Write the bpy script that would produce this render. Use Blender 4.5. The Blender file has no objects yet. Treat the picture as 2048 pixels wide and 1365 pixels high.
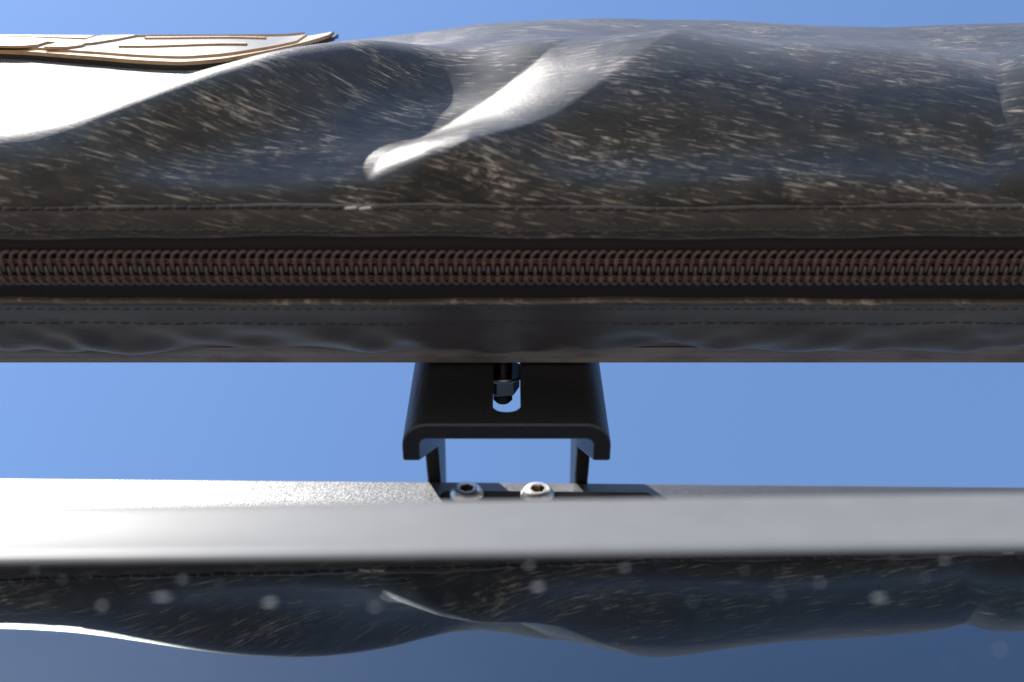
import bpy, bmesh, math, random
import numpy as np
from math import sin, cos, radians, pi
from mathutils import Vector, Matrix

random.seed(7)
rng = np.random.default_rng(11)
scene = bpy.context.scene
COL = scene.collection

# ------------------------------------------------------------------ camera, light, exposure
H = 1.50                                   # camera height above the ground (m)
ELEV = 62.8                                # camera pitch above the horizon
cam_d = bpy.data.cameras.new('camera')
cam = bpy.data.objects.new('camera', cam_d); COL.objects.link(cam)
cam.location = (0, 0, H); cam.rotation_euler = (radians(90 + ELEV), 0, 0)
cam_d.sensor_width = 36; cam_d.lens = 40
cam_d.clip_start = .01; cam_d.clip_end = 2000
cam_d.dof.use_dof = True; cam_d.dof.focus_distance = .314; cam_d.dof.aperture_fstop = 11
cam_d.dof.aperture_blades = 9
scene.camera = cam

SUN = Vector((-.418, -.4226, .803)).normalized()
world = bpy.data.worlds.new('World'); scene.world = world; world.use_nodes = True
wn = world.node_tree
sky = wn.nodes.new('ShaderNodeTexSky'); sky.sky_type = 'NISHITA'; sky.sun_disc = False
sky.sun_elevation = math.asin(SUN.z); sky.sun_rotation = math.atan2(SUN.x, SUN.y)
sky.air_density = 1.1; sky.dust_density = .5; sky.ozone_density = 6.0
bg = wn.nodes['Background']; bg.inputs['Strength'].default_value = .15
wn.links.new(sky.outputs[0], bg.inputs['Color'])
sl = bpy.data.lights.new('sun', 'SUN'); sl.energy = 3.9; sl.angle = radians(.5); sl.color = (1, .95, .88)
so = bpy.data.objects.new('sun', sl); COL.objects.link(so)
so.location = SUN * 3 + Vector((0, 0, H)); so.rotation_euler = SUN.to_track_quat('Z', 'Y').to_euler()
scene.view_settings.view_transform = 'Standard'; scene.view_settings.look = 'None'
scene.view_settings.exposure = .78; scene.view_settings.gamma = 1

# ------------------------------------------------------------------ materials
def mat(name, col, rough=.5, metal=0., ior=1.5, spec=.5):
    m = bpy.data.materials.new(name); m.use_nodes = True
    b = m.node_tree.nodes['Principled BSDF']
    b.inputs['Base Color'].default_value = (*col, 1); b.inputs['Roughness'].default_value = rough
    b.inputs['Metallic'].default_value = metal; b.inputs['IOR'].default_value = ior
    b.inputs['Specular IOR Level'].default_value = spec
    return m
class NT:
    def __init__(s, m): s.t = m.node_tree; s.b = s.t.nodes['Principled BSDF']
    def n(s, typ, **k):
        o = s.t.nodes.new('ShaderNode' + typ)
        for a, v in k.items():
            if a in o.inputs.keys(): o.inputs[a].default_value = v
            else: setattr(o, a, v)
        return o
    def l(s, a, b): s.t.links.new(a, b)
    def coord(s, which='Object', scale=(1, 1, 1), rot=0., loc=(0, 0, 0)):
        c = s.n('TexCoord'); mp = s.n('Mapping')
        mp.inputs['Scale'].default_value = scale; mp.inputs['Rotation'].default_value = (0, 0, rot)
        mp.inputs['Location'].default_value = loc
        s.l(c.outputs[which], mp.inputs['Vector']); return mp.outputs[0]
    def noise(s, vec, scale, detail=2., rough=.5, dims='3D', dist=0.):
        o = s.n('TexNoise', noise_dimensions=dims); o.inputs['Scale'].default_value = scale
        o.inputs['Detail'].default_value = detail; o.inputs['Roughness'].default_value = rough
        o.inputs['Distortion'].default_value = dist
        s.l(vec, o.inputs['Vector']); return o.outputs['Fac']
    def ramp(s, fac, stops):
        o = s.n('ValToRGB'); e = o.color_ramp.elements
        while len(e) < len(stops): e.new(.5)
        for el, (p, c) in zip(e, stops):
            el.position = p; el.color = (*c, 1) if isinstance(c, tuple) else (c, c, c, 1)
        s.l(fac, o.inputs['Fac']); return o.outputs['Color']
    def math(s, op, a, b=None):
        o = s.n('Math', operation=op)
        for i, x in enumerate((a, b)):
            if x is None: continue
            if isinstance(x, (int, float)): o.inputs[i].default_value = x
            else: s.l(x, o.inputs[i])
        return o.outputs[0]
    def mix(s, fac, a, b):
        o = s.n('Mix', data_type='RGBA')
        for k, x in ((0, fac), (6, a), (7, b)):
            if isinstance(x, tuple): o.inputs[k].default_value = (*x, 1)
            elif isinstance(x, (int, float)): o.inputs[k].default_value = x
            else: s.l(x, o.inputs[k])
        return o.outputs[2]
    def bump(s, h, strength, dist):
        o = s.n('Bump'); o.inputs['Strength'].default_value = strength; o.inputs['Distance'].default_value = dist
        s.l(h, o.inputs['Height']); s.l(o.outputs[0], s.b.inputs['Normal']); return o

def pvc_material(name, base, dust_amount, rough=.345):
    m = mat(name, base, .36, spec=.30); t = NT(m)
    t.b.inputs['Sheen Weight'].default_value = .16; t.b.inputs['Sheen Roughness'].default_value = .45     # fine dust at grazing angles
    t.b.inputs['Sheen Tint'].default_value = (.95, .92, .88, 1)
    uv = t.n('TexCoord').outputs['UV']                       # UV unit = 1 cm of cloth
    def mapped(sc, rot, loc=(0, 0, 0)):
        a = t.n('Mapping'); a.inputs['Rotation'].default_value = (0, 0, rot); a.inputs['Location'].default_value = loc
        t.l(uv, a.inputs['Vector'])
        b = t.n('Mapping'); b.inputs['Scale'].default_value = sc; t.l(a.outputs[0], b.inputs['Vector'])
        return b.outputs[0]
    # wiped dust: long thin streaks, broken up by blotches, gathered in clumps
    s1 = t.noise(mapped((1.7, 10, 1), radians(13)), 1., 3., .6, dist=.35)
    s2 = t.noise(mapped((3.4, 20, 1), radians(9), (7, 3, 0)), 1., 3., .6, dist=.3)
    s3 = t.noise(mapped((.95, 15, 1), radians(11), (3, 8, 0)), 1., 2., .5)
    cl = t.noise(mapped((.34, .62, 1), radians(25), (2, 5, 0)), 1., 3., .6)
    cl2 = t.noise(mapped((.7, 1.1, 1), radians(18), (9, 2, 0)), 1., 3., .6)
    bl = t.noise(mapped((4, 9, 1), radians(8), (1, 9, 0)), 1., 5., .7, dist=.6)
    grain = t.noise(mapped((55, 70, 1), 0), 1., 2., .6)
    str_ = t.math('MULTIPLY', t.ramp(s1, [(.545, 0.), (.72, 1.)]), t.ramp(cl, [(.46, .0), (.60, 1.)]))
    str2 = t.math('MULTIPLY', t.ramp(s2, [(.60, 0.), (.75, .85)]), t.ramp(cl2, [(.48, .03), (.60, 1.)]))
    str3 = t.math('MULTIPLY', t.ramp(s3, [(.60, 0.), (.72, .8)]), t.ramp(cl2, [(.42, .1), (.58, 1.)]))
    blm = t.math('MULTIPLY', t.ramp(bl, [(.50, 0.), (.68, .75)]), t.ramp(cl, [(.56, 0.), (.68, 1.)]))
    a = t.math('MAXIMUM', t.math('MAXIMUM', str_, str2), t.math('MAXIMUM', blm, str3))
    a = t.math('MULTIPLY', a, t.ramp(grain, [(.3, .45), (.6, 1.)]))
    film = t.math('MULTIPLY', t.ramp(t.noise(mapped((1.2, 2.4, 1), radians(10), (4, 4, 0)), 1., 5., .65), [(.40, 0.), (.80, 1.)]), .07)
    a = t.math('MULTIPLY', t.math('ADD', a, film), dust_amount)
    a = t.math('MINIMUM', a, 1.)
    col = t.mix(a, base, (.50, .425, .34))
    t.l(col, t.b.inputs['Base Color'])
    t.l(t.math('ADD', t.math('MULTIPLY', a, .36), rough), t.b.inputs['Roughness'])
    # woven scrim showing through the coating
    w1 = t.n('TexWave', wave_type='BANDS', bands_direction='X'); w1.inputs['Scale'].default_value = 5.5; w1.inputs['Distortion'].default_value = .6
    w2 = t.n('TexWave', wave_type='BANDS', bands_direction='Y'); w2.inputs['Scale'].default_value = 5.5; w2.inputs['Distortion'].default_value = .6
    t.l(mapped((1, 1, 1), radians(38)), w1.inputs['Vector']); t.l(mapped((1, 1, 1), radians(38)), w2.inputs['Vector'])
    h = t.math('ADD', t.math('MULTIPLY', w1.outputs['Fac'], .5), t.math('MULTIPLY', w2.outputs['Fac'], .5))
    h = t.math('ADD', h, t.math('MULTIPLY', t.noise(mapped((9, 9, 1), 0), 1., 3.), .9))
    t.bump(h, .30, .00022)
    return m

M = {}
M['pvc'] = pvc_material('dusty_pvc', (.009, .0088, .0088), 1.0)
M['pvc_strip'] = pvc_material('dusty_pvc_strip', (.020, .018, .017), .62)
M['pvc_low'] = pvc_material('cleaner_pvc', (.046, .041, .046), .10, .33)
M['pvc_edge'] = pvc_material('dust_rimmed_pvc', (.075, .062, .050), .8)

M['tape'] = mat('zip_tape', (.012, .0075, .007), .85)
t = NT(M['tape']); h = t.noise(t.coord('Object', (900, 900, 900)), 1., 2.); t.bump(h, .5, .0003)
M['coil'] = mat('zip_coil', (.055, .046, .043), .42)
t = NT(M['coil']); f_ = t.noise(t.coord('Object', (300, 300, 300)), 1., 2.)
t.l(t.ramp(f_, [(.3, (.055, .040, .035)), (.7, (.10, .073, .062))]), t.b.inputs['Base Color'])
M['zthread'] = mat('zip_thread', (.13, .062, .045), .8)
t = NT(M['zthread']); f_ = t.noise(t.coord('Object', (220, 500, 500)), 1., 3.)
t.l(t.ramp(f_, [(.3, (.07, .034, .028)), (.7, (.17, .085, .06))]), t.b.inputs['Base Color'])
M['thread'] = mat('seam_thread', (.040, .026, .023), .75)
M['thread_dusty'] = mat('dusty_seam_thread', (.55, .47, .40), .8)

M['alu'] = mat('raw_aluminium', (.36, .33, .31), .46, .55)
t = NT(M['alu']); vec = t.coord('Object', (3, 1500, 1500)); f_ = t.noise(vec, 1., 3., .6)
f2 = t.noise(t.coord('Object', (40, 160, 160)), 1., 4., .65)
t.l(t.mix(t.ramp(f2, [(.5, 0.), (.72, .7)]), t.ramp(f_, [(.3, (.27, .245, .23)), (.7, (.40, .37, .35))]), (.11, .085, .07)), t.b.inputs['Base Color'])
t.bump(f_, .35, .0003)

M['black'] = mat('black_powder_coat', (.012, .012, .013), .42)
t = NT(M['black']); h = t.noise(t.coord('Object', (900, 900, 900)), 1., 2., .5)
f2 = t.noise(t.coord('Object', (260, 260, 260)), 1., 3., .6)
t.l(t.ramp(f2, [(.72, (.012, .012, .013)), (.80, (.09, .085, .08))]), t.b.inputs['Base Color'])
t.bump(h, .55, .0004)
M['zinc'] = mat('zinc_steel', (.30, .31, .33), .28, 1.)
M['rod'] = mat('dark_threaded_steel', (.12, .11, .10), .35, 1.)
M['stainless'] = mat('stainless_steel', (.72, .71, .70), .38, .85)
M['socket'] = mat('socket_steel', (.30, .24, .17), .4, 1.)

M['rail'] = mat('metallic_grey_paint', (.20, .205, .21), .45, .75)
t = NT(M['rail']); vo = t.n('TexVoronoi'); vo.inputs['Scale'].default_value = 5200
t.l(t.n('TexCoord').outputs['Object'], vo.inputs['Vector'])
nm = t.n('NormalMap'); nm.space = 'OBJECT'
g = t.n('NewGeometry')
vm = t.n('VectorMath', operation='SUBTRACT'); t.l(vo.outputs['Color'], vm.inputs[0]); vm.inputs[1].default_value = (.5, .5, .5)
vs = t.n('VectorMath', operation='SCALE'); t.l(vm.outputs[0], vs.inputs[0]); vs.inputs['Scale'].default_value = .26
va = t.n('VectorMath', operation='ADD'); t.l(g.outputs['Normal'], va.inputs[0]); t.l(vs.outputs[0], va.inputs[1])
vn = t.n('VectorMath', operation='NORMALIZE'); t.l(va.outputs[0], vn.inputs[0]); t.l(vn.outputs[0], t.b.inputs['Normal'])

M['gutter'] = mat('silver_grey_trim', (.34, .34, .335), .46, .0, 1.5, .35)
t = NT(M['gutter']); f_ = t.noise(t.coord('Object', (160, 160, 160)), 1., 4., .6)
t.l(t.ramp(f_, [(.3, (.172, .172, .168)), (.7, (.188, .188, .184))]), t.b.inputs['Base Color'])
M['roof'] = mat('silver_grey_roof_paint', (.30, .30, .30), .3, .3)
M['seal'] = mat('rubber_seal', (.012, .012, .012), .6)
M['glass'] = mat('dark_privacy_glass', (.004, .005, .007), .012, 0., 2.3)
M['glass'].node_tree.nodes['Principled BSDF'].inputs['Specular Tint'].default_value = (.80, .95, 1, 1)   # bluish coating
t = NT(M['glass']); f_ = t.noise(t.coord('Object', (90, 90, 90)), 1., 5., .65)
t.l(t.ramp(f_, [(.45, (.0015, .002, .003)), (.85, (.005, .005, .005))]), t.b.inputs['Base Color'])
M['spot'] = mat('dried_dust_spot', (.16, .165, .17), .9)
M['rub_dark'] = mat('black_badge_rubber', (.020, .019, .019), .42)
t = NT(M['rub_dark']); h = t.noise(t.coord('Object', (500, 500, 500)), 1., 3.); t.bump(h, .25, .0003)
M['rub_field'] = mat('badge_field_rubber', (.12, .115, .11), .5)
M['rub_tan'] = mat('tan_badge_rubber', (.46, .29, .15), .55)
t = NT(M['rub_tan']); f_ = t.noise(t.coord('Object', (220, 220, 220)), 1., 4., .7)
t.l(t.ramp(f_, [(.30, (.30, .18, .10)), (.48, (.47, .31, .165)), (.75, (.54, .37, .22))]), t.b.inputs['Base Color'])
M['ground'] = mat('pale_sand', (.38, .31, .24), .95)
t = NT(M['ground']); f_ = t.noise(t.coord('Object', (.8, .8, .8)), 1., 6., .6)
t.l(t.ramp(f_, [(.3, (.34, .275, .21)), (.7, (.43, .36, .28))]), t.b.inputs['Base Color'])

# ------------------------------------------------------------------ helpers
def tag(o, label=None, cat=None, group=None, kind=None):
    for k, x in (('label', label), ('category', cat), ('group', group), ('kind', kind)):
        if x: o[k] = x
    return o
def thing(name, loc, label, cat, group=None):
    o = bpy.data.objects.new(name, None); COL.objects.link(o); o.location = loc; o.empty_display_size = .02
    return tag(o, label, cat, group)
def wloc(o):
    p = Vector(o.location)
    while o.parent: o = o.parent; p += o.location
    return p
def finish(me, m, smooth):
    for x in (m if isinstance(m, (list, tuple)) else [m]): me.materials.append(x)
    if smooth: me.polygons.foreach_set('use_smooth', [True] * len(me.polygons))
def obj(name, V, F, m, parent=None, smooth=False, uv=None, origin=None, fmat=None):
    """V in scene coordinates relative to the camera's foot: Z measured from camera height."""
    V = np.asarray(V, float) + np.array([0, 0, H])
    o_w = V.mean(axis=0) if origin is None else np.asarray(origin, float)
    me = bpy.data.meshes.new(name); me.from_pydata((V - o_w).tolist(), [], [tuple(int(i) for i in f) for f in F]); me.update()
    finish(me, m, smooth)
    if fmat is not None: me.polygons.foreach_set('material_index', list(fmat))
    if uv is not None:
        l = me.uv_layers.new(name='UVMap'); idx = np.empty(len(me.loops), int); me.loops.foreach_get('vertex_index', idx)
        l.data.foreach_set('uv', np.asarray(uv, float)[idx].ravel())
    bm = bmesh.new(); bm.from_mesh(me)
    if smooth != 'sheet': bmesh.ops.recalc_face_normals(bm, faces=bm.faces)
    bm.to_mesh(me); bm.free()
    if smooth == 'auto':
        me.set_sharp_from_angle(angle=radians(35))
    o = bpy.data.objects.new(name, me); COL.objects.link(o)
    if parent: o.parent = parent; o.location = Vector(o_w) - wloc(parent)
    else: o.location = o_w
    return o
def linked(name, me, w, parent):
    o = bpy.data.objects.new(name, me); COL.objects.link(o); o.parent = parent
    o.location = Vector(w) + Vector((0, 0, H)) - wloc(parent); return o
def bevel(o, w, seg=2, ang=35):
    b = o.modifiers.new('bevel', 'BEVEL'); b.width = w; b.segments = seg; b.limit_method = 'ANGLE'; b.angle_limit = radians(ang)
    return o
class MB:
    def __init__(s): s.V = []; s.F = []
    def add(s, V, F):
        k = len(s.V); s.V += [tuple(p) for p in V]; s.F += [tuple(i + k for i in f) for f in F]
    def tube(s, P, r, n=6, caps=True, flat=1.):
        P = np.asarray(P, float); R = np.broadcast_to(r, (len(P),)); V = []; F = []
        T = np.gradient(P, axis=0); T /= np.linalg.norm(T, axis=1)[:, None] + 1e-12
        ref = np.array([0, 0, 1.]) if abs(T[0][2]) < .9 else np.array([1., 0, 0])
        N0 = None
        for i in range(len(P)):
            N0 = np.cross(T[i], ref) if N0 is None else N0 - T[i] * (N0 @ T[i])
            N0 = N0 / (np.linalg.norm(N0) + 1e-12); B = np.cross(T[i], N0)
            for k in range(n):
                a = 2 * pi * k / n; V.append(P[i] + R[i] * (cos(a) * N0 + sin(a) * B * flat))
        for i in range(len(P) - 1):
            for k in range(n):
                a, b = i * n + k, i * n + (k + 1) % n; F.append((a, b, b + n, a + n))
        if caps: F.append(tuple(range(n))[::-1]); F.append(tuple((len(P) - 1) * n + k for k in range(n)))
        s.add(V, F)
    def lathe(s, C, prof, n=32, close=True):
        """prof = list of (radius, y) about an axis parallel to Y through C; negative y is outward"""
        V = []; F = []
        for r, y in prof:
            for k in range(n):
                a = 2 * pi * k / n; V.append((C[0] + r * cos(a), C[1] + y, C[2] + r * sin(a)))
        for i in range(len(prof) - 1):
            for k in range(n):
                a, b = i * n + k, i * n + (k + 1) % n; F.append((a, b, b + n, a + n))
        if close: F.append(tuple(range(n))[::-1]); F.append(tuple((len(prof) - 1) * n + k for k in range(n)))
        s.add(V, F)
    def box(s, lo, hi):
        (a, b, c), (d, e, f) = lo, hi
        s.add([(a, b, c), (d, b, c), (d, e, c), (a, e, c), (a, b, f), (d, b, f), (d, e, f), (a, e, f)],
              [(3, 2, 1, 0), (4, 5, 6, 7), (0, 1, 5, 4), (1, 2, 6, 5), (2, 3, 7, 6), (3, 0, 4, 7)])
    def obj(s, name, m, parent=None, smooth=False, **k): return obj(name, s.V, s.F, m, parent, smooth, **k)
def holed(outer, hole, put):
    """triangles filling an outline with one hole, both 2D loops -> (verts, faces)"""
    bm = bmesh.new(); es = []
    for loop in (outer, hole):
        vs = [bm.verts.new((a, b, 0)) for a, b in loop]
        es += [bm.edges.new((vs[i], vs[(i + 1) % len(vs)])) for i in range(len(vs))]
    bmesh.ops.triangle_fill(bm, use_beauty=True, use_dissolve=False, edges=es)
    bm.verts.index_update()
    V = [put(v.co.x, v.co.y) for v in bm.verts]; F = [[v.index for v in f.verts] for f in bm.faces]
    bm.free(); return V, F
def slot_loop(cx, cz, hx, hz, n=12):
    """stadium outline (rounded at the ends of the longer side)"""
    L = []; r = min(hx, hz)
    if hx >= hz:
        for i in range(n + 1): a = -pi / 2 + pi * i / n; L.append((cx + hx - r + r * cos(a), cz + r * sin(a)))
        for i in range(n + 1): a = pi / 2 + pi * i / n; L.append((cx - hx + r + r * cos(a), cz + r * sin(a)))
    else:
        for i in range(n + 1): a = pi * i / n; L.append((cx + r * cos(a), cz + hz - r + r * sin(a)))
        for i in range(n + 1): a = pi + pi * i / n; L.append((cx + r * cos(a), cz - hz + r + r * sin(a)))
    return L
def sstep(a, b, x): t = np.clip((x - a) / (b - a), 0, 1); return t * t * (3 - 2 * t)

# ------------------------------------------------------------------ ground (below the frame; it throws warm light up)
me_g = MB(); me_g.add([(-400, -400, -H), (400, -400, -H), (400, 400, -H), (-400, 400, -H)], [(0, 1, 2, 3)])
tag(me_g.obj('ground', M['ground']), kind='structure')

# ------------------------------------------------------------------ the awning: cross-section and cloth
PR = np.array([(.1390, .2735), (.1386, .2680), (.1355, .2620), (.1305, .2577), (.1239, .253), (.1164, .2485), (.1075, .246), (.0992, .2455),
               (.0925, .2475), (.086, .252), (.0795, .262), (.0745, .275), (.0715, .29), (.0700, .31), (.0702, .33), (.0716, .35),
               (.0745, .368), (.081, .381), (.092, .3885), (.11, .39), (.1385, .39)])
def catmull(pts, n=20):
    P = np.vstack([2 * pts[0] - pts[1], pts, 2 * pts[-1] - pts[-2]]); out = []
    for i in range(1, len(P) - 2):
        a, b, c, d = P[i - 1:i + 3]
        for k in range(n):
            t = k / n; out.append(.5 * (2 * b + (c - a) * t + (2 * a - 5 * b + 4 * c - d) * t * t + (-a + 3 * b - 3 * c + d) * t ** 3))
    out.append(pts[-1]); return np.array(out)
SP = catmull(PR); SL = np.concatenate([[0], np.cumsum(np.hypot(*np.diff(SP, axis=0).T))]) * 1000    # mm along the section
TG = np.gradient(SP, axis=0); TG /= np.linalg.norm(TG, axis=1)[:, None]
def section(s):
    return np.stack([np.interp(s, SL, SP[:, 0]), np.interp(s, SL, SP[:, 1])], -1)
def section_n(s):
    ty = np.interp(s, SL, TG[:, 0]); tz = np.interp(s, SL, TG[:, 1]); q = np.hypot(ty, tz)
    return np.stack([-tz / q, ty / q], -1)                        # outward
def side_dist(x, s, line):
    """signed distance (mm) from a polyline and the position 0..1 along it; positive on its right-hand / lower side"""
    P = np.array(line, float); best = np.full(x.shape, 1e9); sg = np.zeros(x.shape); al = np.zeros(x.shape)
    Ls = np.hypot(*np.diff(P, axis=0).T); cum = np.concatenate([[0], np.cumsum(Ls)])
    for i in range(len(P) - 1):
        d = P[i + 1] - P[i]; L = Ls[i]; tx, ts = d / L
        a = (x - P[i, 0]) * tx + (s - P[i, 1]) * ts
        ac = np.clip(a, 0, L)
        dx = x - P[i, 0] - ac * tx; ds = s - P[i, 1] - ac * ts; D = np.hypot(dx, ds)
        c = dx * ts - ds * tx
        m = D < best
        best = np.where(m, D, best); sg = np.where(m, np.where(c >= 0, 1., -1.), sg); al = np.where(m, (cum[i] + ac) / cum[-1], al)
    return best * sg, np.interp(s, P[:, 1], cum / cum[-1])      # position taken from the height, so that it never jumps
BAND = [(-38.5, 57.5), (-37.5, 61), (-36.5, 64), (-33, 73.6), (-28.5, 82.4), (-23, 91.2), (-13, 102), (3, 116), (20, 135), (33, 160), (40, 185)]
VAL = 5.2
KX = np.linspace(-420, 420, 400)
KNEE = np.interp(KX, [-125, -100, -78, -56, -31, 5], [81, 87, 98, 113, 128, 136])
KNEE = np.convolve(np.pad(KNEE, 8, mode='edge'), np.hanning(19)[1:-1] / np.hanning(19).sum(), 'valid')
RIGHT = [(112.6, 60), (110.5, 70.6), (117.2, 87), (122, 104), (130.4, 127), (140, 150)]
CX = np.linspace(-160, 160, 33)
LOWC = np.array([1.6, 1.6, 1.6, 1.6, 1.6, 1.51, 0.77, -0.58, -1.44, -1.6, -1.6, -1.6, -1.09, 0.22, 1.31, 1.11, -0.58, -2.53, -3.34, -3.4, -3.4, -3.4, -3.4, -3.4, -3.4, -3.4, -3.4, -3.4, -3.4, -3.4, -3.4, -3.4, -3.4])
BLG = 3.4
CORR = np.array([-0.44, -0.33, -0.48, -0.82, -1.1, -1.14, -0.92, -0.45, -0.05, -0.06, 0.15, -0.04, -0.96, -1.74, -1.82, -1.32, -0.77, -0.14, -0.17, -0.68, -1.57, -3.13, -4.8, -5.52, -4.79, -4.21, -4.0, -4.21, -4.42, -4.03, -3.29, -2.48, -1.61])
wob = [(rng.uniform(-1, 1), rng.uniform(-1, 1), rng.uniform(0, 6.28)) for _ in range(14)]
def delta(x, s):
    """outward bulge of the cloth in mm"""
    x = np.asarray(x, float); s = np.asarray(s, float)
    up = (sstep(58.6, 72, s) * .65 + .35 * sstep(58.6, 63, s)) * (1 - sstep(205, 235, s))
    # left end: a knee that climbs to the right; above it the face stands upright and falls back at the top
    left = 1 - sstep(-62, 4, x)
    knee = np.interp(x, KX, KNEE); X = sstep(-118, -72, x); q = s - knee
    db, ab = side_dist(x, s, BAND)
    w = 3.5 + 25 * sstep(-.03, .21, ab)
    soft = .03 + .5 * sstep(.28, .5, ab); u = np.clip(db / w, -1.5, 4)
    rise = .5 * (u + 1 - np.sqrt((u - 1) ** 2 + .42)); lowr = np.maximum(rise, 0)
    rise = .5 * (rise + np.sqrt(rise ** 2 + soft * .12)) - .5 * np.sqrt(soft * .12) * np.exp(-np.clip(u, 0, 9))
    rise = np.clip(rise, 0, 1)
    d = X * (4.6 * np.exp(-(q / 13) ** 2) * (1 - sstep(-42, -4, x)) - 4.0 * (1 - sstep(-30, -4, q)) * sstep(58.5, 88, s) * (1 - rise) * (1 - sstep(-30, 10, x) * sstep(80, 110, s)))
    d = d - VAL * sstep(-66, -14, x) * (1 - rise) * sstep(70, 92, s) * (1 - sstep(104, 130, s))
    d = d - 7.4 * left * sstep(-6, 34, q)
    # the pleat that starts at the seam and fans out to the top
    fall = np.exp(-np.clip(db - 1.0 * w, 0, None) / (14. + 16. * sstep(74, 108, s)))
    d = d + (2.0 + 6.4 * sstep(-.03, .30, ab) - 3.0 * sstep(.5, .85, ab)) * rise * fall
    d = d + BLG * np.exp(-((s - 118) / 17) ** 2) * sstep(-24, 12, x) * (1 - .6 * sstep(60, 120, x))
    d = d + np.interp(x, CX, LOWC) * np.exp(-((s - 74) / 11) ** 2)
    # second pleat at the right
    dr, ar = side_dist(x, s, RIGHT)
    r_ = np.where(dr > 0, (1 - np.exp(-dr / 7.)) * np.exp(-dr / 60.), 0)
    l_ = np.where(dr < 0, (1 - np.exp(dr / 16.)) * np.exp(dr / 50.), 0)
    d = d + (4.2 * r_ * (.4 + .6 * sstep(0., .1, ar)) + 3.4 * l_) * (1 - sstep(112, 150, s))
    k2 = np.minimum(knee, 106); d = d + np.interp(x, CX, CORR) * sstep(k2 - 8, k2 + 34, s)
    # slow waves
    for a, b, c in wob[:8]:
        d = d + .32 * np.sin(x * (.05 + .05 * a) + s * (.05 + .06 * b) + c)
    d = d * up
    # hem below the zip: lazy diagonal folds
    lo = (1 - sstep(16, 31, s)) * sstep(2, 13, s)
    w1 = np.sin(x * .062 + s * .16 + .4) + .6 * np.sin(x * .115 - s * .13 + 1.9) + .45 * np.sin(x * .21 + s * .25 + .3)
    w2 = np.sin(x * .33 + s * .42 + 2 * np.sin(x * .05)) * np.sin(x * .08 + 1.1) + .7 * np.sin(x * .27 - s * .5 + 1.3 * np.sin(x * .07 + 2))
    d = d + .75 * lo * w1 + .95 * lo + .30 * lo * w2
    # puckers along the seams
    d = d + .22 * np.exp(-((s - 60.2) / 2.2) ** 2) * np.sin(x * .55 + 1.2 * np.sin(x * .13)) - .35 * np.exp(-((s - 60.2) / .8) ** 2)
    return d
def surf(x, s, off=0.):
    """x in mm, s in mm along the section, off in mm outward -> points (m)"""
    x = np.asarray(x, float); s = np.asarray(s, float)
    p = section(s); n = section_n(s); q = (delta(x, s) + off)[..., None] / 1000.
    p = p + n * q
    return np.stack([x / 1000. + 0 * p[..., 0], p[..., 0], p[..., 1]], -1)
def grid_sheet(xs, ss, off=0., close_in=1.2):
    Xg, Sg = np.meshgrid(xs, ss, indexing='ij'); nx, ns = Xg.shape
    P = surf(Xg, Sg, off); V = P.reshape(-1, 3)
    F = [(i * ns + j, (i + 1) * ns + j, (i + 1) * ns + j + 1, i * ns + j + 1) for i in range(nx - 1) for j in range(ns - 1)]
    return V, F, np.stack([Xg.ravel() / 10, Sg.ravel() / 10], -1)

XE = 420.                                                         # half length of the awning (mm)
xs = np.concatenate([np.linspace(-XE, -150, 60)[:-1], np.linspace(-150, 160, 420), np.linspace(160, XE, 58)[1:]])
awning = thing('rolled_awning', (0, .105, H + .32), 'rolled awning in a dusty black zipped bag with a tan badge at its upper left', 'awning')

def cloth(name, s0, s1, n, m, off=0., lip0=0., lip1=0., flex=None):
    """a sheet with its cut edges folded inward by lip (mm)"""
    ss = np.linspace(s0, s1, n)
    offs = np.full(n, off, float)
    if lip0:
        ss = np.concatenate([[s0 + .5, s0 + .05, s0], ss[1:]]); offs = np.concatenate([[off - lip0, off - lip0, off - .3], np.full(n - 1, off)])
    if lip1:
        ss = np.concatenate([ss[:-1], [s1, s1 - .05, s1 - .5]]); offs = np.concatenate([offs[:-1], [off - .3, off - lip1, off - lip1]])
    Xg, Sg = np.meshgrid(xs, ss, indexing='ij'); nx, ns = Xg.shape
    edge = .35 * np.sin(xs * .041 + s0) + .18 * np.sin(xs * .17 + s1)
    if lip0: Sg = Sg + edge[:, None] * (np.abs(Sg - s0) < 1.)
    if lip1: Sg = Sg + edge[:, None] * (np.abs(Sg - s1) < 1.)
    P = surf(Xg, Sg, 0.); nrm = section_n(Sg)
    P[..., 1] += nrm[..., 0] * offs[None, :] / 1000; P[..., 2] += nrm[..., 1] * offs[None, :] / 1000
    F = [(i * ns + j, i * ns + j + 1, (i + 1) * ns + j + 1, (i + 1) * ns + j) for i in range(nx - 1) for j in range(ns - 1)]
    fm = None
    if lip0 or lip1:
        rim = [1 if ((lip0 and j <= 2) or (lip1 and j >= ns - 4)) else 0 for i in range(nx - 1) for j in range(ns - 1)]
        fm = rim; m = [m, M['pvc_edge']]
    return obj(name, P.reshape(-1, 3), F, m, awning, 'sheet', uv=np.stack([Xg.ravel() / 10, Sg.ravel() / 10], -1), fmat=fm)
cover = cloth('bag_cover', 59.0, SL[-1] - .2, 230, M['pvc'])
strip = cloth('binding_strip', 53.4, 61.0, 14, M['pvc_strip'], off=.45, lip0=1.6, lip1=.5)
flap = cloth('lower_flap', .3, 34.8, 60, M['pvc_low'], off=.35, lip1=1.6)
tp = cloth('zip_tape', 33.0, 55.5, 20, M['tape'], off=-1.2)
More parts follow.
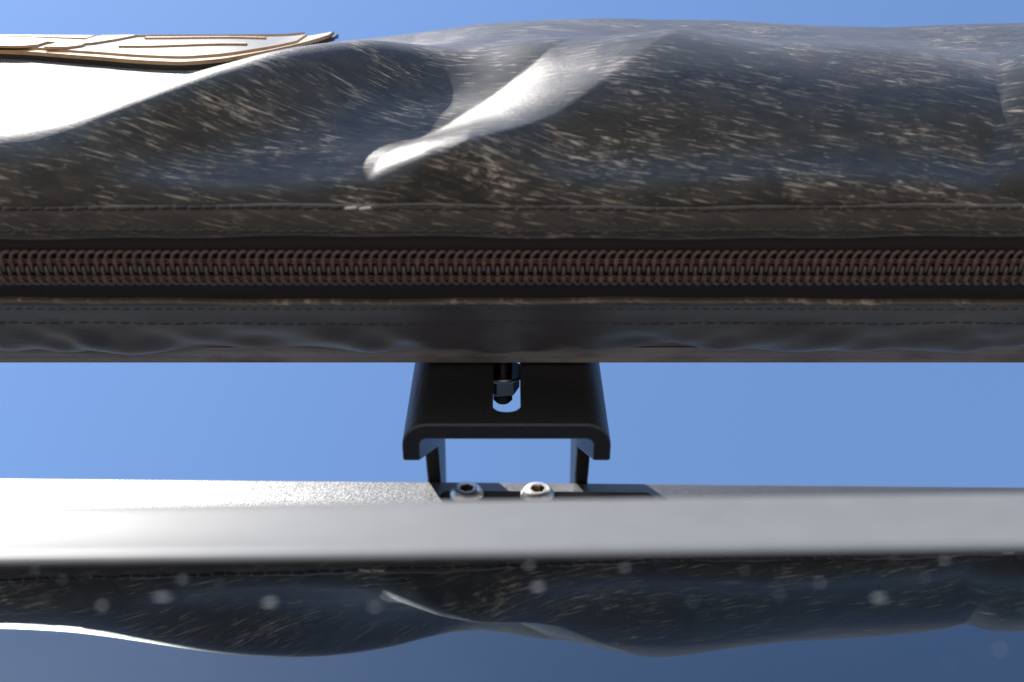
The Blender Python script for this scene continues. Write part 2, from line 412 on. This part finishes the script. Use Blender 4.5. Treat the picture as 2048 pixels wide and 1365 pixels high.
# closed ends of the bag
for sx in (-1, 1):
    ss = np.linspace(2, SL[-1] - 1, 60); P = surf(np.full(60, sx * XE), ss)
    P2 = np.vstack([P, [[sx * XE / 1000, .115, .32]]])
    obj('bag_end', P2, [(i, (i + 1) % 60, 60) if sx > 0 else ((i + 1) % 60, i, 60) for i in range(60)], M['pvc'], awning,
        uv=P2[:, 1:] * 100)

# aluminium back extrusion with fine ribs along its edge
def extrusion(x0, x1, prof, m, name, parent, dy=lambda x: 0., smooth=False, nx=2, dz=lambda x: 0.):
    n = len(prof); V = []; F = []
    for i in range(nx):
        x = x0 + (x1 - x0) * i / (nx - 1); V += [(x, y + dy(x), z + dz(x)) for y, z in prof]
    for i in range(nx - 1):
        for k in range(n): a, b = i * n + k, i * n + (k + 1) % n; F.append((a, b, b + n, a + n))
    F.append(tuple(range(n))[::-1]); F.append(tuple((nx - 1) * n + k for k in range(n)))
    return obj(name, V, F, m, parent, smooth)
prof = [(.1440, .2676), (.1440, .3850), (.1392, .3850), (.1392, .2671)]
for k in range(9):                                                # shallow extrusion ribs on the lower edge
    y = .1394 + .0043 * k / 9
    prof += [(y, .2671), (y + .00018, .26722), (y + .00036, .26722), (y + .00046, .2671)]
prof += [(.1437, .2671)]
alu = extrusion(-.43, .43, prof, M['alu'], 'aluminium_backing', awning)

# ------------------------------------------------------------------ zip
zipper = bpy.data.objects.new('zipper', None); COL.objects.link(zipper); zipper.parent = awning
S_Z = 45.4
zc = section(S_Z); zn = section_n(S_Z); zt = np.array([zn[1], -zn[0]])   # tangent toward growing s
zipper.location = Vector((0, zc[0], zc[1] + H)) - Vector(awning.location); zipper.empty_display_size = .02
def zp(a, b, c):                                                  # zip-plane mm -> scene (curved with the section)
    s = S_Z + b; p = section(s) + section_n(s) * c / 1000.
    return np.array([a / 1000., p[0], p[1]])
PITCH = 2.21
def tooth_path(up):
    if up: pts = [(0, -.75, .05), (0, -.35, .40), (0, .6, .50), (.02, 2.2, .46), (.16, 3.2, .45), (.55, 4.05, .40), (1.15, 4.5, .22), (1.75, 4.4, -.12), (2.2, 3.8, -.5), (2.35, 3.0, -.75)]
    else: pts = [(0, .85, .05), (0, .45, .42), (0, -.6, .55), (.02, -2.3, .48), (.2, -3.3, .40), (.65, -4.05, .25), (1.2, -4.45, .0), (1.8, -4.3, -.25), (2.2, -3.8, -.55), (2.35, -3.0, -.8)]
    return pts
def tooth_mesh(up):
    mb = MB(); mb.tube([zp(*p) for p in tooth_path(up)], np.array([.34, .50, .50, .50, .50, .50, .50, .48, .44, .38]) / 1000, 6)
    V = np.array(mb.V); c0 = zp(0, 0, 0); me = bpy.data.meshes.new('zip_tooth'); me.from_pydata((V - c0).tolist(), [], mb.F)
    finish(me, M['coil'], True); return me, mb
for up, off in ((True, .0), (False, -1.12)):
    me, mb = tooth_mesh(up); far = MB(); thr = MB(); c0 = zp(0, 0, 0)
    n = int(XE / PITCH)
    for k in range(-n, n):
        a = k * PITCH + off + random.uniform(-.05, .05)
        if abs(a) < 133:
            o = linked('zip_tooth', me, c0 + np.array([a / 1000, random.uniform(-.04, .04) / 1000, random.uniform(-.04, .04) / 1000]), zipper)
        else: far.add([np.array(p) + [a / 1000, 0, 0] for p in mb.V], mb.F)
        # the chain stitch that holds the coil: two knots over each tooth and a link between them
        for b, c in ((2.6, .84), (1.85, .80)) if up else ((-2.1, .84), (-2.85, .76)):
            j = random.uniform(-.08, .08)
            thr.tube([zp(a - .62, b + j, c - .42), zp(a - .25, b + j, c), zp(a + .25, b + j + .05, c), zp(a + .62, b + j, c - .42)], np.array([.24, .38, .38, .24]) / 1000, 5)
            thr.tube([zp(a + .5, b + .2, .15), zp(a + PITCH / 2, b, .42), zp(a + PITCH - .5, b - .15, .15)], .00022, 5)
    if far.V: tag(far.obj('zip_teeth_beyond', M['coil'], zipper, True), kind='stuff')
    tag(thr.obj('zip_chain_stitch', M['zthread'], zipper, True), kind='stuff')

# ------------------------------------------------------------------ seam stitches
def stitch_mesh(L, r):
    mb = MB(); mb.tube([(-L / 2, 0, -.0006), (-L * .38, 0, 0), (0, 0, .00008), (L * .38, 0, 0), (L / 2, 0, -.0006)], np.array([.7, 1, 1.05, 1, .7]) * r, 6)
    me = bpy.data.meshes.new('stitch'); me.from_pydata(mb.V, [], mb.F); finish(me, M['thread'], True); return me
def seam(parent, s, pitch, L, r, off, wander, single=True, xlim=132):
    me = stitch_mesh(L, r); med = me.copy(); med.materials.clear(); med.materials.append(M['thread_dusty'])
    far = MB(); x = -XE + 4
    while x < XE - 4:
        ss = s + wander * (np.sin(x * .035 + s) + .6 * np.sin(x * .093 + 2 * s)) + random.uniform(-.10, .10)
        a, b = surf(np.array([x - 1, x + 1]), np.array([ss, ss]), off)
        p = (a + b) / 2; n = section_n(ss); d = (b - a) / np.linalg.norm(b - a)
        tilt = random.uniform(.02, .12)
        ez = Vector((0, n[0], n[1])); ex = Vector(d) + Vector((0, n[1], -n[0])) * tilt; ex.normalize(); ey = ez.cross(ex).normalized(); ez = ex.cross(ey)
        R = Matrix((ex, ey, ez)).transposed()
        if single and abs(x) < xlim:
            dusty = s > 58 and (-39 < x < -32 or 117 < x < 121)
            o = linked('stitch', med if dusty else me, p, parent); o.rotation_euler = R.to_euler()
        else:
            V = [R @ v.co + Vector(p) for v in me.vertices]; far.add(V, [tuple(q.vertices) for q in me.polygons])
        x += pitch * random.uniform(.95, 1.05)
    if far.V: tag(far.obj('seam_stitching', M['thread'], parent, True), kind='stuff')
seam(strip, 60.2, 3.27, .0029, .00036, .62, .22)
seam(strip, 55.1, 3.2, .0028, .00036, .62, .10)
seam(flap, 26.0, 3.4, .0029, .00019, .34, .30)
seam(flap, 32.4, 2.6, .0020, .00013, .34, .12, single=False)

# ------------------------------------------------------------------ badge on the outer face
badge = bpy.data.objects.new('badge', None); COL.objects.link(badge); badge.parent = awning
badge.location = Vector((-.1, .074, H + .31)) - Vector(awning.location); badge.empty_display_size = .02
def between(xa, lo, hi, o0, o1, ns=10):
    """closed slab over the cloth between two curves s=lo(x), s=hi(x), from o0 to o1 mm above it"""
    V = []; F = []; n = len(xa); tops = []
    t = np.linspace(0, 1, ns); Xg = np.repeat(xa[:, None], ns, 1); Sg = lo[:, None] * (1 - t) + hi[:, None] * t
    A = bsurf(Xg, Sg, o1).reshape(-1, 3); B = bsurf(Xg, Sg, o0).reshape(-1, 3); V = np.vstack([A, B]); m = n * ns
    for i in range(n - 1):
        for j in range(ns - 1):
            q = (i * ns + j, i * ns + j + 1, (i + 1) * ns + j + 1, (i + 1) * ns + j); F.append(q); F.append(tuple(k + m for k in q[::-1]))
    ring = [i * ns for i in range(n)] + [(n - 1) * ns + j for j in range(1, ns)] + [i * ns + ns - 1 for i in range(n - 2, -1, -1)] + [j for j in range(ns - 2, 0, -1)]
    for a, b in zip(ring, ring[1:] + ring[:1]): F.append((a, b, b + m, a + m))
    return V, F
def bsurf(x, s, off):                                             # the stiff badge bridges the small ripples of the cloth
    x = np.asarray(x, float); s = np.asarray(s, float)
    d = (delta(x - 5, s) + delta(x + 5, s) + delta(x, s)) / 3
    tip = 1.2 * sstep(-72, -50, x)                                # its right tip lifts off
    p = section(s) + section_n(s) * ((d + off + tip)[..., None] / 1000.)
    return np.stack([x / 1000. + 0 * s, p[..., 0], p[..., 1]], -1)
bx = np.linspace(-200, -55.5, 110)
LOX = [-200, -157, -146.6, -132.5, -118, -102, -91, -80, -72.1, -65.7, -60.3, -57.5, -55.5]
LOS = [150, 149, 147, 146.6, 145.4, 139.6, 135.3, 136.3, 145, 158.4, 171.4, 177.5, 181]
lo = np.interp(bx, LOX, LOS)
ker = np.hanning(11)[1:-1]; ker /= ker.sum(); lo = np.convolve(np.pad(lo, 4, mode='edge'), ker, 'valid')
hi = np.interp(bx, [-200, -75, -60, -55.5], [196, 196, 194, 190])
V, F = between(bx, lo, hi, .1, 1.4); obj('badge_base', V, F, M['rub_dark'], badge, 'auto')
k = slice(0, 109)
V, F = between(bx[k], lo[k] + .15, hi[k] - 1., 1.4, 2.45); obj('badge_border', V, F, M['rub_tan'], badge, 'auto')
kk = slice(0, 103)
V, F = between(bx[kk], lo[kk] + 4.2, np.maximum(hi[kk] - 9.5, lo[kk] + 5), 2.45, 3.1)
ztop = len(V) // 2
fm = [0 if all(i < ztop for i in f) else 1 for f in F]
obj('badge_field', V, F, [M['rub_field'], M['rub_tan']], badge, 'auto', fmat=fm)
def raised(pts, h0, h1, name):
    """a raised stroke: polygon given as lower and upper edge [(x, s_low, s_high), ...]"""
    a = np.array(pts, float); xa = np.linspace(a[0, 0], a[-1, 0], 24)
    V, F = between(xa, np.interp(xa, a[:, 0], a[:, 1]), np.interp(xa, a[:, 0], a[:, 2]), h0, h1, 4); return obj(name, V, F, M['rub_tan'], badge, 'auto')
raised([(-116, 158, 160), (-77.5, 153.8, 156)], 3.1, 3.7, 'badge_line')
raised([(-113.5, 175.6, 178), (-75.4, 171, 173.5)], 3.1, 3.7, 'badge_line')
raised([(-130, 183.5, 186), (-66, 186.5, 189)], 3.1, 3.8, 'badge_line')
raised([(-200, 146.5, 160), (-141, 147.2, 160), (-137.5, 152.5, 160)], 3.1, 3.8, 'badge_letter')
raised([(-134.5, 149.2, 160), (-129, 151.2, 160), (-126.5, 156.5, 160)], 3.1, 3.8, 'badge_letter')
raised([(-129.5, 158.8, 180), (-125.3, 162.5, 182), (-121, 172.7, 184), (-118.5, 181, 185)], 3.1, 3.8, 'badge_letter')
raised([(-200, 160.2, 169), (-134, 160.2, 169), (-129.7, 160.2, 169)], 3.1, 3.8, 'badge_letter')
raised([(-200, 173, 183), (-131, 174, 183)], 3.1, 3.8, 'badge_letter')

# ------------------------------------------------------------------ black mounting bracket: one folded channel plate with a slot
BX = -.00135
def channel():
    Yo, T, R, HW = .1442, .0043, .0062, .0256
    def prof(depth, n=7):                                          # outer side left -> right, then inner side back
        P = [(-HW, depth)]
        for i in range(n + 1): a = pi * i / (2 * n); P.append((-HW + R - R * cos(a), Yo + R - R * sin(a)))
        for i in range(n + 1): a = pi * i / (2 * n); P.append((HW - R + R * sin(a), Yo + R - R * cos(a)))
        P.append((HW, depth)); P.append((HW - T, depth)); r = R - T
        for i in range(n + 1): a = pi / 2 - pi * i / (2 * n); P.append((HW - R + r * sin(a), Yo + R - r * cos(a)))
        for i in range(n + 1): a = pi / 2 - pi * i / (2 * n); P.append((-HW + R - r * cos(a), Yo + R - r * sin(a)))
        P.append((-HW + T, depth)); return P
    LV = [(.2362, .1545), (.240, .1567), (.27, .1739), (.2968, .1894), (.3027, .2054), (.3032, .240), (.3250, .240), (.3285, .206), (.354, .155)]
    bm = bmesh.new(); rows = []
    for z, d in LV: rows.append([bm.verts.new((BX + x, y, z)) for x, y in prof(d)])
    n = len(rows[0]); nb = 7
    web_o = nb + 1                                                # the flat outer web edge runs web_o -> web_o+1
    web_i = 2 * nb + 4 + nb + 1 - 0
    web_i = None
    ys = prof(.2)
    for i in range(n):
        if i != web_o and abs(ys[i][1] - (Yo + T)) < 1e-6 and abs(ys[(i + 1) % n][1] - (Yo + T)) < 1e-6: web_i = i
    for a, b in zip(rows[:-1], rows[1:]):
        for i in range(n):
            if i in (web_o, web_i): continue
            bm.faces.new((a[i], a[(i + 1) % n], b[(i + 1) % n], b[i]))
    # end caps as strips between outer and inner lines
    for r in (rows[0], rows[-1]):
        m = n // 2
        for i in range(m - 1): bm.faces.new((r[i], r[i + 1], r[n - 2 - i], r[n - 1 - i]))
    bm.normal_update()
    V = [tuple(v.co) for v in bm.verts]; bm.verts.index_update(); F = [[v.index for v in f.verts] for f in bm.faces]; bm.free()
    mb = MB(); mb.add(V, F)
    z0, z1, hx = LV[0][0], LV[-1][0], HW - R
    hole = slot_loop(BX - .0000, .268, .0035, .0255)
    zs = [l[0] for l in LV]
    outer = [(BX - hx, z) for z in zs] + [(BX + hx, z) for z in zs[::-1]]
    for y in (Yo, Yo + T):
        V, F = holed(outer, hole, lambda a, b: (a, y, b)); mb.add(V, F)
    m = len(hole)
    mb.add([(a, Yo, b) for a, b in hole] + [(a, Yo + T, b) for a, b in hole], [(i, (i + 1) % m, m + (i + 1) % m, m + i) for i in range(m)])
    return mb
ch = channel()
br = ch.obj('mounting_bracket', M['black'], None, 'auto')
bm = bmesh.new(); bm.from_mesh(br.data); bmesh.ops.remove_doubles(bm, verts=bm.verts, dist=1e-5); bmesh.ops.recalc_face_normals(bm, faces=bm.faces); bm.to_mesh(br.data); bm.free()
br.data.set_sharp_from_angle(angle=radians(35))
bevel(br, .0005, 2, 50)
tag(br, 'black powder coated folded steel bracket with an upright slot joining the awning to the rail', 'bracket')

# the awning bolt seen through the slot
bz = .2725; bxx = -.0025
ab = thing('slot_bolt', (bxx, .15, H + bz), 'dark threaded bolt with washer and hex nut showing through the bracket slot', 'bolt')
mb = MB(); pr = []
y = .1425
while y < .1580:
    pr += [(.00235, y), (.00265, y + .0002), (.00235, y + .0004)]; y += .0008
pr = [(.0, .1425)] + pr + [(.0024, .1581), (.0020, .1587)]
mb.lathe((bxx, 0, bz), pr, 24); mb.obj('threaded_rod', M['rod'], ab, 'auto')
mb = MB(); mb.lathe((bxx, 0, bz), [(.0027, 0.1490), (.0058, 0.1490), (.0060, 0.1493), (.0060, 0.1498), (.0058, 0.1501), (.0027, 0.1501)], 32, False); mb.obj('washer', M['zinc'], ab, 'auto')
mb = MB(); V = []; F = []
for r, y in ((.0041, 0.1502), (.0047, 0.1507), (.0047, 0.1547), (.0042, 0.1552)):
    for q in range(6): a = pi / 3 * q + .18; V.append((bxx + r * cos(a), y, bz + r * sin(a)))
for i in range(3):
    for q in range(6): a, b = i * 6 + q, i * 6 + (q + 1) % 6; F.append((a, b, b + 6, a + 6))
F += [tuple(range(6))[::-1], tuple(range(18, 24))]; mb.add(V, F); bevel(mb.obj('hex_nut', M['zinc'], ab), .0002)

# ------------------------------------------------------------------ roof rack rail with a long slot, and its two button-head bolts
RY = lambda x: .0105 * x
def rail_y(x): return .2060 + RY(x)
zt_, zb_ = .3027, .262
rail = thing('roof_rack_rail', (0, .215, H + .28), 'metallic grey roof rack rail with a long bolt slot, behind the car roof edge', 'rack rail')
mb = MB()
hole = slot_loop(.0110, .2944, .0335, .0029, 14)
outer = [(-.6, zb_), (.6, zb_), (.6, zt_ - .0012), (-.6, zt_ - .0012)]
outer = [(-.6, zb_), (-.3, zb_), (0, zb_), (.3, zb_), (.6, zb_), (.6, zt_ - .0012), (.3, zt_ - .0012), (0, zt_ - .0012), (-.3, zt_ - .0012), (-.6, zt_ - .0012)]
for y0 in (.2060, .2090):
    V, F = holed(outer, hole, lambda a, b: (a, y0 + RY(a), b)); mb.add(V, F)
m = len(hole); mb.add([(a, .2060 + RY(a), b) for a, b in hole] + [(a, .2090 + RY(a), b) for a, b in hole], [(i, (i + 1) % m, m + (i + 1) % m, m + i) for i in range(m)])
mb.obj('rail_face', M['rail'], rail)
# rounded top edge, top and back of the hollow section
pr = [(.2060, zt_ - .0012), (.2062, zt_ - .0005), (.2067, zt_), (.2300, zt_), (.2312, zt_ - .0012), (.2312, zb_), (.2290, zb_), (.2290, zt_ - .003), (.2090, zt_ - .003), (.2090, zt_ - .0012)]
extrusion(-.6, .6, pr, M['rail'], 'rail_section', rail, RY, 'auto')
def button_bolt(x, label, spin):
    th = thing('button_head_bolt', (x, rail_y(x), H + .2944), label, 'bolt', 'button head bolts in the rail slot')
    mb = MB(); n = 36; y0 = rail_y(x); z0 = .2944
    prof = [(.0054, 0), (.00545, -.0005), (.0053, -.0011), (.0048, -.0020), (.0041, -.0028), (.0034, -.0032), (.0029, -.0033)]
    rings = [[(x + r * cos(2 * pi * k / n), y0 + y, z0 + r * sin(2 * pi * k / n)) for k in range(n)] for r, y in prof]
    def hexr(k, ap):
        a = 2 * pi * k / n + 1e-6 - spin; q = (a % (pi / 3)) - pi / 6; return ap / cos(q)
    for ap, y in ((.00205, -.0033), (.0019, -.0030), (.0019, -.0009)):
        rings.append([(x + hexr(k, ap) * cos(2 * pi * k / n), y0 + y, z0 + hexr(k, ap) * sin(2 * pi * k / n)) for k in range(n)])
    V = [p for r in rings for p in r]; F = []
    for i in range(len(rings) - 1):
        for k in range(n): a, b = i * n + k, i * n + (k + 1) % n; F.append((a, b, b + n, a + n))
    F.append(tuple((len(rings) - 1) * n + k for k in range(n))); F.append(tuple(range(n))[::-1])
    fm = [0 if i < 8 * n else 1 for i in range(len(F))]; fm[-1] = 0
    mb.add(V, F); mb.obj('bolt_head', [M['stainless'], M['socket']], th, 'auto', fmat=fm)
    mb = MB(); mb.lathe((x, y0, z0), [(.0026, .0002), (.0026, .012)], 16); mb.obj('bolt_shank', M['zinc'], th, 'auto')
button_bolt(-.01415, 'button head bolt in shadow at the left end of the rail slot', .35)
button_bolt(.0080, 'bright sunlit button head bolt at the middle of the rail slot', .1)

# ------------------------------------------------------------------ the car: roof edge trim, roof skin, window glass
car = thing('parked_car', (0, .2, H - .2), 'roof edge and dark window of a parked silver car mirroring the awning and sky', 'car')
CY = lambda x: -.0160 * x
gp = [(.1030, .1312), (.1020, .1303), (.1014, .1305), (.1011, .1312), (.1012, .1322), (.1017, .1334)]
gp += [(.1034, .1400), (.1048, .1466), (.1053, .1490), (.1061, .1506), (.1075, .1520), (.1120, .1535), (.1180, .1560), (.1180, .1520), (.1080, .1450), (.1050, .1340)]
extrusion(-.8, .8, gp, M['gutter'], 'roof_edge_trim', car, CY, 'auto', 9)
extrusion(-.8, .8, [(.1172, .1556), (.150, .180), (.185, .212), (.215, .236), (.260, .243), (.40, .252), (.40, .246), (.26, .237), (.215, .230), (.185, .206), (.150, .174), (.1172, .153)], M['roof'], 'roof_skin', car, CY, 'auto', 9)
extrusion(-.8, .8, [(.1024, .1303), (.1050, .1330), (.1060, .1320), (.1030, .1270), (.1022, .1290)], M['seal'], 'window_seal', car, CY, False, 5)
# glass: plane fitted to the mirror image
GN = np.array([-.0153, -.9541, .2989]); GN /= np.linalg.norm(GN); GH = -.05777
gd = np.array([0, -.2989, -.9541]); gd -= GN * (gd @ GN); gd /= np.linalg.norm(gd)          # down the glass
gx = np.cross(GN, gd); gx = gx if gx[0] > 0 else -gx
g0 = GN * GH; g0 = g0 + gd * ((.1287 - g0[2]) / gd[2]); g0 = g0 - gx * (g0[0] / gx[0])
def gpt(a, b, c=0.): return g0 + gx * a + gd * b + GN * c
V = [gpt(a, b, c) for c in (0, -.004) for a, b in ((-.8, -.0012), (.8, -.0012), (.8, .45), (-.8, .45))]
pane = obj('window_pane', V, [(0, 1, 2, 3), (7, 6, 5, 4), (0, 4, 5, 1), (1, 5, 6, 2), (2, 6, 7, 3), (3, 7, 4, 0)], M['glass'], car)
# dried dust spots on the glass
SPOTS = [(-0.0615, 0.0051, 0.5), (-0.0584, 0.0049, 0.5), (-0.0449, 0.0057, 0.6), (-0.0528, 0.0143, 1.2), (-0.0458, 0.0118, 0.85), (-0.0312, 0.0141, 1.25), (-0.0611, 0.0121, 0.5), (-0.0568, 0.0122, 0.45), (-0.0416, 0.0128, 0.4), (-0.0394, 0.0074, 0.45), (0.0035, 0.0101, 1.0), (0.0025, 0.0024, 0.5), (0.0156, 0.0037, 0.55), (0.0535, 0.0016, 0.5), (0.0468, 0.0155, 1.0), (0.0318, 0.0054, 0.5), (0.0407, 0.0104, 0.55), (0.06, 0.0028, 0.7), (0.0549, 0.0092, 0.7), (-0.0174, 0.0161, 0.7), (-0.0043, 0.0073, 0.4), (0.023, 0.016, 0.45), (-0.0254, 0.0181, 0.5), (-0.0669, 0.0012, 0.5), (-0.0374, 0.0042, 0.4), (-0.008, 0.014, 0.4), (0.0101, 0.013, 0.4), (0.0346, 0.0139, 0.4), (0.0558, 0.0308, 0.6), (0.0487, 0.0344, 0.4), (-0.01, 0.03, 0.35), (-0.0384, 0.0317, 0.4), (0.046, 0.0056, 0.35), (0.0205, 0.0027, 0.3), (-0.052, 0.0081, 0.35), (-0.0222, 0.0048, 0.35), (-0.0135, 0.0105, 0.3)]
for a, b, r in SPOTS:
    n = 14; el = random.choice((.6, .8, 1., 1.3, 1.9)); r *= random.uniform(.7, 1.15); ph = random.uniform(0, 6); mb = MB()
    ring = lambda q, h: [gpt(a + .55 * r / 1000 * q * el * cos(2 * pi * k / n) * (1 + .22 * sin(3 * 2 * pi * k / n + ph)), b + .55 * r / 1000 * q * sin(2 * pi * k / n) * (1 + .2 * sin(2 * 2 * pi * k / n + ph * 2)), h) for k in range(n)]
    V = ring(1, .00002) + ring(.7, .00012) + [gpt(a, b, .00016)]
    F = [(k, (k + 1) % n, n + (k + 1) % n, n + k) for k in range(n)] + [(n + k, n + (k + 1) % n, 2 * n) for k in range(n)]
    obj('dust_spot', V, F, M['spot'], pane, True)
